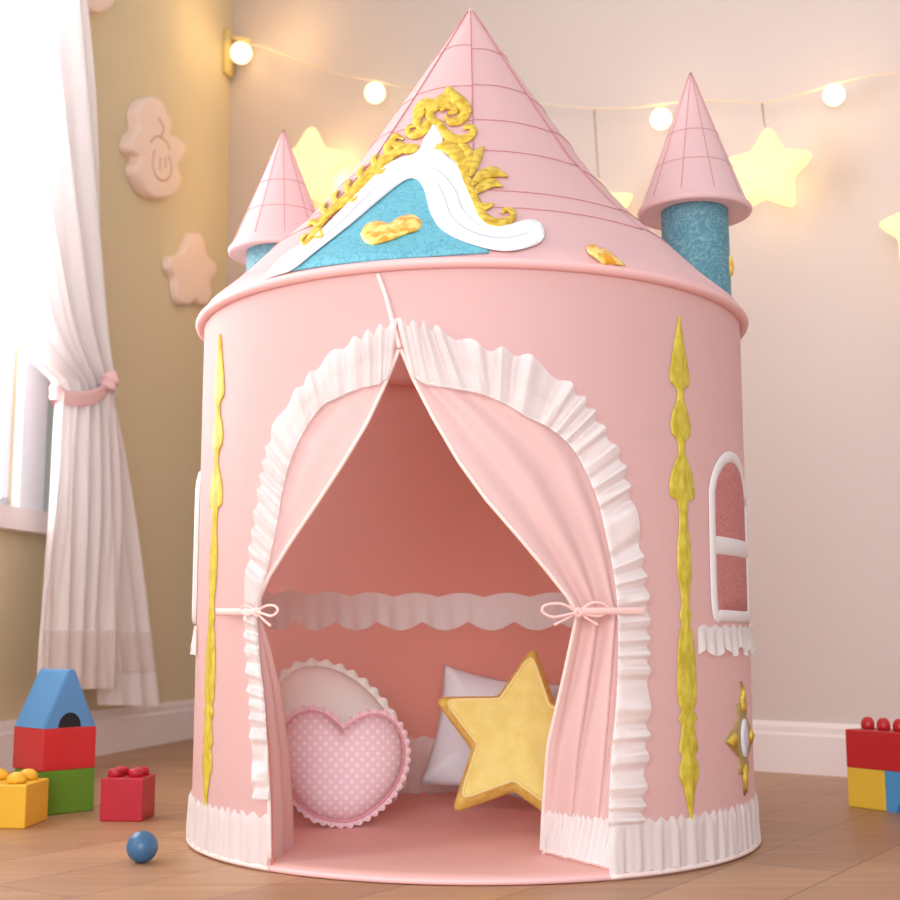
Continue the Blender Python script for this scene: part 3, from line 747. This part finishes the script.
# round white ruffled pillow behind
WPIL = mat('off white cotton', srgb(250, 252, 248), .85); bump(WPIL, 25, .2, .004)
rb_ = at_y(336, 748, 2.76)
root, outl, P = puff('ruffled_pillow', 'off-white pillow with ruffled rim, leaning behind the pink heart pillow', 'pillow', lambda p: 1/math.sqrt((cos(p)/1.22)**2+(sin(p)/.80)**2), 120, .05, (rb_.x+.006, 2.745, MZ+.012), .10, .22, .135, WPIL, roll=-.87)
child('cover', pillow_mesh(outl, P, .056, edge=.6), WPIL, root); child('ruffle', pillow_frill(outl, P, .013, 30, .008), WPIL, root)
# pale square pillow
SQP = mat('pale blue grey cotton', srgb(236, 242, 250), .85); bump(SQP, 25, .2, .004)
def sqR(p):
    c, s = abs(cos(p)), abs(sin(p)); r = 1/max(c, s); return r*(1-.085*(1-abs(abs(math.atan2(s, c))-PI/4)/(PI/4)*1.0)**0) if False else r*(.90+.10*(min(c, s)/max(c, s))**2)
sb_ = at_y(490, 738, 2.96)
root, outl, P = puff('square_pillow', 'pale grey square pillow behind the yellow star pillow', 'pillow', sqR, 96, .05, (sb_.x, 2.80, MZ+.002), -.06, .34, .134, SQP, roll=-.17)
child('cover', pillow_mesh(outl, P, .05, edge=.8), SQP, root)
# yellow star pillow
YST = mat('mustard velvet', srgb(246, 226, 140), .8, Sheen_Weight=.3); noise_color(YST, srgb(238, 216, 122), srgb(246, 228, 140), 30, .35, .65)
YGUS = mat('golden velvet side', srgb(236, 196, 78), .8); noise_color(YGUS, srgb(232, 194, 86), srgb(246, 220, 120), 60, .35, .65)
def starR(r1, r2, rnd=.0):
    V = [((r1 if k % 2 == 0 else r2)*cos(PI/2+PI*k/5), (r1 if k % 2 == 0 else r2)*sin(PI/2+PI*k/5)) for k in range(10)]
    def R(p):
        c, s = cos(p), sin(p)
        for i in range(10):
            x1, y1 = V[i]; x2, y2 = V[(i+1) % 10]; dx, dy = x2-x1, y2-y1; den = c*dy-s*dx
            if abs(den) < 1e-9: continue
            t = (x1*dy-y1*dx)/den; u = (x1*s-y1*c)/den
            if t > 0 and -1e-6 <= u <= 1+1e-6: return t
        return r2
    return R
sR = starR(1, .50)
st_ = at_y(507, 750, 2.55)
root, outl, P = puff('star_pillow', 'mustard yellow star pillow propped up inside the tent at right', 'pillow', sR, 200, .05, (st_.x+.018, 2.42, MZ+.006), -.10, .28, .187, YST, roll=-.13)
def smooth_ol(o_, it):
    for _ in range(it): o_ = [((o_[i-1][0]+o_[i][0]*2+o_[(i+1) % len(o_)][0])/4, (o_[i-1][1]+o_[i][1]*2+o_[(i+1) % len(o_)][1])/4) for i in range(len(o_))]
    return o_
outl = smooth_ol(outl, 4)
bm = bmesh.new(); rows = []
for s, h in ((0, .045), (.3, .044), (.6, .040), (.78, .036), (.84, .033)): rows.append([P(x*s, y*s, h) for x, y in outl])
grid(bm, rows, closeu=True); bmesh.ops.remove_doubles(bm, verts=bm.verts, dist=1e-5); child('front_panel', bm, YST, root)
bm = bmesh.new(); rows = []
for s, h in ((.84, .033), (.90, .026), (.98, .010), (1.0, -.003), (.97, -.016), (.6, -.04), (0, -.045)): rows.append([P(x*s, y*s, h) for x, y in outl])
grid(bm, rows, closeu=True); bmesh.ops.remove_doubles(bm, verts=bm.verts, dist=1e-5); child('side_panel', bm, YGUS, root)
bm = bmesh.new(); tube(bm, [P(x*.84, y*.84, .0345) for x, y in outl], .0035, 6, True); child('piping', bm, mat('cream yellow piping', srgb(246, 224, 150), .7), root)

# ------------------------------------------------------------ toy blocks
def rounded_prism(bm, poly, z0, z1, bev=.003):
    """vertical prism from an XY outline"""
    vs = [bm.verts.new((x, y, z)) for z in (z0, z1) for x, y in poly]; n = len(poly); fs = [bm.faces.new(vs[:n][::-1]), bm.faces.new(vs[n:])]
    for i in range(n): fs.append(bm.faces.new((vs[i], vs[(i+1) % n], vs[n+(i+1) % n], vs[n+i])))
    es = list({e for f_ in fs for e in f_.edges})
    if bev: bmesh.ops.bevel(bm, geom=es, offset=bev, segments=3, affect='EDGES', profile=.5)
def autosm(o):
    for p in o.data.polygons: p.use_smooth = True
    md_ = o.modifiers.new('wn', 'WEIGHTED_NORMAL'); md_.keep_sharp = True
    return o
def box_block(name, label, cat, p, yaw, sx, sy, h, m, studs=(), sr=.02, sh=.018, group=None, ball=False):
    root = empty(name, p, yaw); tag(root, label, cat, group)
    bm = bmesh.new(); rounded_prism(bm, [(-sx/2, -sy/2), (sx/2, -sy/2), (sx/2, sy/2), (-sx/2, sy/2)], 0, h, .003); autosm(obj('body', bm, m, root))
    for x, y in studs:
        bm = bmesh.new()
        if ball: lathe(bm, [(0, h+sh), (sr*.5, h+sh*.93), (sr*.86, h+sh*.68), (sr, h+sh*.35), (sr*.9, h+.001), (0, h-.001)], (x, y, 0), 24)
        else: lathe(bm, [(0, h+sh), (sr*.8, h+sh), (sr*.95, h+sh*.88), (sr, h+sh*.7), (sr, h-.001), (0, h-.001)], (x, y, 0), 24)
        obj('stud', bm, m, root)
    return root
# small red cube
c0 = floor_pt(99, 821.5); c1 = floor_pt(141.5, 822); sx = (c1-c0).length
d_ = (c1-c0).normalized(); yaw = math.atan2(d_.y, d_.x); nn_ = Vector((-d_.y, d_.x, 0)); ctr = (c0+c1)/2+nn_*sx/2
hcube = at_y(123, 778, (c0.y+c1.y)/2).z
box_block('toy_block', 'crimson studded toy cube standing alone, beside the stacked blocks at left', 'toy block', ctr, yaw, sx, sx, hcube, CRIM, [(a*sx*.24, b*sx*.24) for a in (-1, 1) for b in (-1, 1)], sx*.17, .016)
# green + red + blue roof tower
g = floor_pt(41, 816.5); yawt = math.radians(46); ur = Vector((cos(yawt), sin(yawt), 0)); ul = Vector((-sin(yawt), cos(yawt), 0)); sz = .126
tc_ = g+ur*sz/2+ul*sz/2
z1 = at_y(49, 772, g.y).z; z2 = at_y(44, 729, g.y).z; z3 = at_y(62, 670, g.y).z
box_block('toy_block', 'green toy block under the red block, bottom of the left tower', 'toy block', tc_, yawt, sz*.97, sz*.97, z1, GRN)
box_block('toy_block', 'plain red toy block between green block and blue roof piece', 'toy block', (tc_.x-.003, tc_.y, z1), yawt, sz, sz, z2-z1, RED)
# blue prism with arch: gable along ur, ridge along ul
root = empty('roof_block', (tc_.x-.004, tc_.y, z2), yawt); tag(root, 'blue triangular roof toy block with dark arch, on top of the left tower', 'toy block')
hh = z3-z2; w2 = sz/2*.99; ar = sz*.22
tri = [(-w2, 0), (-ar, 0)]+[(-ar*cos(PI*k/12), ar*1.15*sin(PI*k/12)) for k in range(1, 12)]+[(ar, 0), (w2, 0), (w2*.12, hh), (-w2*.12, hh)]
bm = bmesh.new(); n = len(tri)
A_ = [bm.verts.new((x, -w2, z)) for x, z in tri]; B_ = [bm.verts.new((x, w2, z)) for x, z in tri]
fs = [bm.faces.new(A_), bm.faces.new(B_[::-1])]+[bm.faces.new((A_[i], B_[i], B_[(i+1) % n], A_[(i+1) % n])) for i in range(n)]
bmesh.ops.bevel(bm, geom=[e for e in bm.edges if e.calc_length() > sz*.3 and all(v.co.z > .001 for v in e.verts) or (abs(e.verts[0].co.y-e.verts[1].co.y) < 1e-6 and e.calc_length() > hh*.8)], offset=.003, segments=3, affect='EDGES')
obj('body', bm, BLU, root, smooth=False)
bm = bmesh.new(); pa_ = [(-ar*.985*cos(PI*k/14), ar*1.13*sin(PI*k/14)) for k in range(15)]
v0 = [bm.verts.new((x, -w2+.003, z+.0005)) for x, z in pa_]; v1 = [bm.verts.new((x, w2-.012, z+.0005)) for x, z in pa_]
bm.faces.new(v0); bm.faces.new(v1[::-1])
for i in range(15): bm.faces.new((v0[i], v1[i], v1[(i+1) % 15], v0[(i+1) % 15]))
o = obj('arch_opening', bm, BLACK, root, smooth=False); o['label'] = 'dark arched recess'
# yellow cube in front
c0 = floor_pt(24.5, 829); sy_ = .125; yy = math.radians(-3)
ux = Vector((cos(yy), sin(yy), 0)); uy = Vector((-sin(yy), cos(yy), 0)); ctr = c0-ux*sy_/2+uy*sy_/2
hy = at_y(25, 785, c0.y).z
box_block('toy_block', 'yellow studded toy cube at the left edge, in front of the green block', 'toy block', ctr, yy, sy_, sy_, hy, YEL, [(a*sy_*.24, b*sy_*.24) for a in (-1, 1) for b in (-1, 1)], sy_*.16, .022, ball=True)
# right hand blocks
c0 = floor_pt(848, 806.5); c1 = floor_pt(886, 811.5); d_ = (c1-c0).normalized(); yr = math.atan2(d_.y, d_.x); nn_ = Vector((-d_.y, d_.x, 0)); wy = (c1-c0).length
hy = at_y(850, 767, c0.y).z; hr = at_y(850, 729, c0.y).z
box_block('toy_block', 'yellow toy block at right, left one under the long red block', 'toy block', (c0+c1)/2+nn_*wy/2, yr, wy-.001, wy, hy, YEL2)
pB = c1+d_*(wy*.62)+nn_*wy/2
root = empty('arch_block', pB, yr); tag(root, 'sky blue toy block with dark arch at the right edge, under the long red block', 'toy block')
w2 = wy*.60; ar = wy*.34
tri = [(-w2, 0), (-ar, 0)]+[(-ar*cos(PI*k/12), ar*.9*sin(PI*k/12)) for k in range(1, 12)]+[(ar, 0), (w2, 0), (w2, hy), (-w2, hy)]
bm = bmesh.new(); n = len(tri); A_ = [bm.verts.new((x, -wy/2, z)) for x, z in tri]; B_ = [bm.verts.new((x, wy/2, z)) for x, z in tri]
bm.faces.new(A_); bm.faces.new(B_[::-1])
for i in range(n): bm.faces.new((A_[i], B_[i], B_[(i+1) % n], A_[(i+1) % n]))
obj('body', bm, BLU2, root, smooth=False)
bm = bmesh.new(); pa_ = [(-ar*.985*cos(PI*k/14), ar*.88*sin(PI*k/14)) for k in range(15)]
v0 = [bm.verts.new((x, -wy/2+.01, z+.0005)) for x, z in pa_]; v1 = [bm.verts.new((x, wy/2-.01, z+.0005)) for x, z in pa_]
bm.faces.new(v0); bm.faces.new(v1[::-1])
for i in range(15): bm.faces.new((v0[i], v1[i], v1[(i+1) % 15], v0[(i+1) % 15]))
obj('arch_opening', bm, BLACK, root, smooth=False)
Lr = wy*2.25; ctr = c0+d_*Lr/2+nn_*wy/2
box_block('toy_block', 'long red studded toy block at the right edge, lying on yellow and blue blocks', 'toy block', (ctr.x, ctr.y, hy), yr, Lr, wy, hr-hy, RED, [(-Lr/2+wy*.24+i*wy*.42, b*wy*.0) for i in range(5) for b in (0,)], wy*.155, wy*.27, ball=True)
# ball
bc = floor_pt(141, 863.5); dep = bc.y; rb2 = 15.2*dep/FPX
bm = bmesh.new(); bmesh.ops.create_uvsphere(bm, u_segments=40, v_segments=24, radius=rb2)
o = obj('ball', bm, BALLM); o.location = (bc.x, bc.y+rb2*.2, rb2); tag(o, 'small slate blue toy ball on the floor in front of the red cube', 'ball')

# ------------------------------------------------------------ wall plaques on the left wall
def plaque(name, poly, label, depth=.05, lines=()):
    pts = [on_left(x, y, depth) for x, y in poly]; P = resample([(a, b, 0) for a, b in pts+[pts[0]]], 90)[:-1]
    c = sum(P, Vector())/len(P); root = empty(name, LW(c.x, c.y, 0)); tag(root, label, 'wall decoration')
    inv = Matrix.Translation(root.location).inverted()
    bm = bmesh.new(); rows = []
    for s, t in ((1, 0), (1.0, depth*.8), (.97, depth*.95), (.92, depth), (.5, depth+.001), (0, depth+.001)): rows.append([LW(c.x+(p.x-c.x)*s, c.y+(p.y-c.y)*s, t+.001) for p in P])
    grid(bm, rows, closeu=True); bmesh.ops.remove_doubles(bm, verts=bm.verts, dist=1e-5)
    o = obj('body', bm, CLOUD, root); o.matrix_parent_inverse = inv
    if lines:
        bm = bmesh.new()
        for L in lines:
            q_ = [on_left(x, y, depth) for x, y in L]; tube(bm, [LW(p.x, p.y, depth+.001) for p in resample([(a, b, 0) for a, b in q_], 20)], .0035, 6)
        o = obj('engraving', bm, CLOUDD, root); o.matrix_parent_inverse = inv
cloud = [(153, 96), (163, 101), (167, 112), (172, 122), (170, 133), (179, 138), (187, 148), (184, 158), (178, 166), (182, 180), (177, 193), (165, 198), (152, 195), (142, 182), (137, 168), (141, 157), (132, 150), (133, 136), (140, 128), (138, 112), (144, 100)]
plaque('cloud_plaque', cloud, 'large blush cloud-shaped plaque on the left wall above the small one', .045, [[(158, 118), (163, 128), (160, 138)], [(150, 142), (157, 136), (166, 142), (169, 150)], [(154, 150), (152, 165), (157, 178), (166, 180), (171, 170), (168, 155)], [(160, 158), (159, 170)], [(165, 157), (165, 168)]])
starp = [(193, 233), (202, 235), (206, 248), (208, 256), (216, 263), (217, 272), (211, 281), (212, 292), (210, 302), (202, 304), (197, 299), (190, 304), (181, 302), (177, 290), (176, 277), (170, 268), (171, 257), (181, 255), (187, 246)]
plaque('star_plaque', starp, 'small blush star-shaped plaque low on the left wall near the corner', .03)
cl3 = [(92, -16), (104, -14), (113, -6), (114, 4), (106, 11), (97, 12), (90, 6), (86, -4)]
plaque('cloud_plaque', cl3, 'blush plaque cut off by the top edge, beside the curtain', .045)

# ------------------------------------------------------------ sheer curtain at the window
croot = empty('window_curtain', LW(on_left(70, 300, .10)[0], 0, .1)); tag(croot, 'sheer white curtain gathered with a pink tieback beside the window', 'curtain')
cinv = Matrix.Translation(croot.location).inverted()
def sheet(rows_px, ncol, folds, amp, off0, zadd=0, nrow=90, ph=0):
    ys = [r[0] for r in rows_px]; bm = bmesh.new(); rows = []
    for k in range(nrow):
        y = ys[0]+(ys[-1]-ys[0])*k/(nrow-1); xl = lerp_list(ys, [r[1] for r in rows_px], y); xr = lerp_list(ys, [r[2] for r in rows_px], y)
        s0, z = on_left(xl, y, off0); s1, zb_ = on_left(xr, y, off0); zz = on_left((xl+xr)/2, y, off0)[1]; r = []
        wd = abs(s1-s0); a_ = amp*min(1.2, wd/.25)+.004
        for j in range(ncol+1):
            u = j/ncol; zc = z*(1-u)+zb_*u; zc = zc*.25+zz*.75 if False else zc
            r.append(LW(s0*(1-u)+s1*u, zc, off0+a_*(sin(folds*2*PI*u+ph+.5*sin(k*.06))+.35*sin(folds*4.6*PI*u+1+ph))))
        rows.append(r)
    grid(bm, rows); return bm
def cpart(name, bm, m, label=None):
    o = obj(name, bm, m, croot); o.matrix_parent_inverse = cinv
    if label: o['label'] = label
    return o
up = [(-60, -120, 76), (0, -90, 85), (100, -60, 93), (200, -45, 100), (280, -22, 105), (320, -3, 107), (345, 16, 108), (365, 36, 109), (380, 53, 110), (395, 58, 112)]
cpart('upper_drape', sheet(up, 120, 6, .022, .11), SHEER)
lo1 = [(392, 57, 110), (410, 55, 113), (450, 52, 116), (520, 47, 119), (600, 39, 118), (650, 36, 117), (689, 34, 116)]
lo2 = [(392, 62, 112), (410, 70, 116), (450, 80, 124), (520, 86, 136), (600, 88, 148), (650, 90, 154), (705, 92, 161)]
cpart('lower_drape', sheet(lo1, 90, 5, .014, .14, ph=.5), SHEER); cpart('lower_drape', sheet(lo2, 70, 3.5, .012, .10, ph=1.2), SHEER)
HEM = mat('curtain hem', srgb(252, 238, 234), .8); sheer(HEM, (.97, .9, .88), .55, .5)
def hem(rows_px, y0, y1, off, ph, folds, amp):
    g_ = lambda y: (y, lerp_list([r[0] for r in rows_px], [r[1] for r in rows_px], y), lerp_list([r[0] for r in rows_px], [r[2] for r in rows_px], y))
    return sheet([g_(y0), g_(y1)], 70, folds, amp, off, nrow=6, ph=ph)
cpart('hem_band', hem(lo1, 630, 689, .145, .5, 5, .014), HEM); cpart('hem_band', hem(lo2, 632, 672, .105, 1.2, 3.5, .012), HEM)
# tieback
bm = bmesh.new(); rows = []
tp = [on_left(x, y, .13) for x, y in ((54, 392), (62, 399), (78, 398), (94, 391), (106, 383))]
P = resample([(a, b, 0) for a, b in tp], 30)
for side in (1, -1):
    seq = P if side == 1 else P[::-1]
    for i, p in enumerate(seq):
        e = sin(PI*i/29); rows.append([LW(p.x, p.y+h_, .13+side*(.03*e+.012)+g_) for h_, g_ in ((-.022, 0), (-.012, .004*side), (0, .001*side), (.012, .005*side), (.022, 0))])
grid(bm, rows, closev=True); cpart('tieback', bm, TIEP)
bm = bmesh.new(); kk = on_left(105, 381, .15); bmesh.ops.create_icosphere(bm, subdivisions=4, radius=.028)
for v in bm.verts:
    v.co *= 1+.10*sin(v.co.z*260+v.co.x*90); v.co = Vector((v.co.x, v.co.y*.9, v.co.z*1.15))+LW(kk[0], kk[1], .165)
cpart('tieback_knot', bm, TIEP)
bm = bmesh.new(); p0 = LW(on_left(112, 383, .0)[0], kk[1], 0); tube(bm, [p0, LW(kk[0], kk[1], .15)], .006, 8); cpart('tieback_hook', bm, TRIMW)
# curtain rod above the frame
s_a = on_left(86, -55, .11)
bm = bmesh.new(); tube(bm, [LW(s_a[0]-.1, s_a[1], .11), LW(ws1+.25, s_a[1], .11)], .012, 12)
for s_ in (s_a[0]-.06, ws1+.2): tube(bm, [LW(s_, s_a[1], .0), LW(s_, s_a[1], .11)], .008, 8)
o = obj('curtain_rod', bm, TRIMW); tag(o, 'white curtain rod above the window', 'curtain rod')

# ------------------------------------------------------------ string lights on the back wall
OF = .10
wirepx = [(229, 34), (241, 42), (262, 47), (290, 58), (330, 72), (375, 81), (405, 87), (470, 97), (544, 104), (593, 109), (640, 107), (690, 101), (735, 101), (762, 103), (800, 95), (834, 84), (870, 76), (905, 71), (960, 62), (1060, 40)]
sl = empty('string_lights', BW(*on_back(241, 45, OF), OF)); tag(sl, 'string of warm round bulbs strung along the back wall behind the tent', 'string lights'); slinv = Matrix.Translation(sl.location).inverted()
def bpart(name, bm, m, parent=sl, inv=slinv):
    o = obj(name, bm, m, None); o.parent = parent; o.matrix_parent_inverse = inv; return o
bm = bmesh.new(); wp = [BW(*on_back(p.x, p.y, OF), OF) for p in resample([(x, y, 0) for x, y in wirepx], 140)]
tube(bm, wp, .0032, 6); bpart('wire', bm, WIRE)
def plight(name, loc, e, col, r=.03):
    l = bpy.data.lights.new(name, 'POINT'); l.energy = e; l.color = col; l.shadow_soft_size = r
    o = bpy.data.objects.new(name, l); COL.objects.link(o); o.location = loc; return o
for (x, y, r) in ((241, 53, 12.5), (375, 93, 12), (661, 119, 12.5), (834, 95, 12.5)):
    s, z = on_back(x, y, OF-.01); p = BW(s, z, OF-.01); dep = p.y*cos(PITCH)+(p.z-HC)*sin(PITCH); R_ = r*dep/FPX*.86
    wy_ = lerp_list([q_[0] for q_ in wirepx], [q_[1] for q_ in wirepx], x); zt_ = BW(*on_back(x, wy_, OF), OF).z
    bm = bmesh.new(); bmesh.ops.create_uvsphere(bm, u_segments=24, v_segments=16, radius=R_)
    for v in bm.verts: v.co += p
    b_ = bpart('bulb', bm, BULB)
    bm = bmesh.new(); lathe(bm, [(0, zt_+.006), (.011, zt_+.004), (.013, p.z+R_*.80), (0, p.z+R_*.80)], (p.x, p.y, 0), 16)
    o = obj('socket', bm, BRACK); o.parent = b_; o.matrix_parent_inverse = Matrix.Identity(4)
    plight('bulb_light', p+NB*(.14 if x < 300 else .055)+DB*(.22 if x < 300 else 0), 1.6 if x < 300 else .40, (1, .66, .30), .04)
# bracket in the corner
br = empty('wall_bracket', LW(*on_left(227, 50, 0), 0)); tag(br, 'cream wall bracket holding the string lights in the room corner', 'bracket'); binv = Matrix.Translation(br.location).inverted()
bm = bmesh.new(); s0, zt0 = on_left(223, 30, .0); s1, _ = on_left(229.5, 30, 0); _, zb0 = on_left(226, 76, 0)
slab(bm, CORN, DL, NL, s0, s1, zb0, zt0, 0.001, .025); bpart('plate', bm, BRACK, br, binv)
bm = bmesh.new(); a0 = LW((s0+s1)/2, zt0-.02, .018); tube(bm, [a0, a0+NL*.03, BW(*on_back(236, 38, OF-.008), OF-.008), BW(*on_back(250, 41, OF-.008), OF-.008)], .008, 8); bpart('arm', bm, BRACK, br, binv)
# star lamps
def star_lamp(cx_, cy_, r_px, rot, label, off, energy, drop=None, r2=.52):
    s, z = on_back(cx_, cy_, off); p = BW(s, z, off); dep = p.y*cos(PITCH)+(p.z-HC)*sin(PITCH); R_ = r_px*dep/FPX
    root = empty('star_lamp', p); tag(root, label, 'star lamp')
    Rf = starR(1, r2); ol = [(R_*Rf(2*PI*k/150)*cos(2*PI*k/150+rot), R_*Rf(2*PI*k/150)*sin(2*PI*k/150+rot)) for k in range(150)]; ol = smooth_ol(ol, 14)
    fn = (NB*.45+Vector((-p.x, -p.y, 0)).normalized()*.55).normalized(); fd = Vector((-fn.y, fn.x, 0)); fx = 1.0
    bm = bmesh.new(); rows = []
    for s_, h_ in ((0, R_*.24), (.3, R_*.235), (.6, R_*.20), (.85, R_*.14), (.96, R_*.07), (1, 0), (.96, -R_*.07), (.85, -R_*.12), (.5, -R_*.16), (0, -R_*.17)):
        rows.append([fd*(x*s_*fx)+UP*(y*s_)+fn*h_ for x, y in ol])
    grid(bm, rows, closeu=True); bmesh.ops.remove_doubles(bm, verts=bm.verts, dist=1e-5); obj('star_shade', bm, STARG, root)
    if drop:
        bm = bmesh.new(); q_ = BW(*on_back(*drop, OF), OF)-p
        tube(bm, [q_, Vector((q_.x*.3, q_.y*.3, R_*1.02)), Vector((0, 0, R_*.9))], .0025, 6); obj('cord', bm, WIRED, root)
    plight('star_light', p-NB*(off*.45), energy*(.38 if cx_ < 400 else .06), (1, .62, .26), .07); plight('star_light', p+NB*(R_*.24+.10), energy*.03, (1, .66, .3), .08)
    return root
star_lamp(309, 170, 52, -.06, 'glowing yellow star lamp on the back wall, behind the left turret', .16, 5.5)
star_lamp(767, 172, 53, -.06, 'large glowing yellow star lamp hanging to the right of the right turret', .16, 5.0, (762, 103))
star_lamp(922, 226, 48, .12, 'glowing yellow star lamp cut off at the right edge', .16, 3.5, (921, 68))
star_lamp(600, 213, 42, .10, 'small glowing star lamp peeking out between main roof and right turret', .16, 3.0, (594, 109))
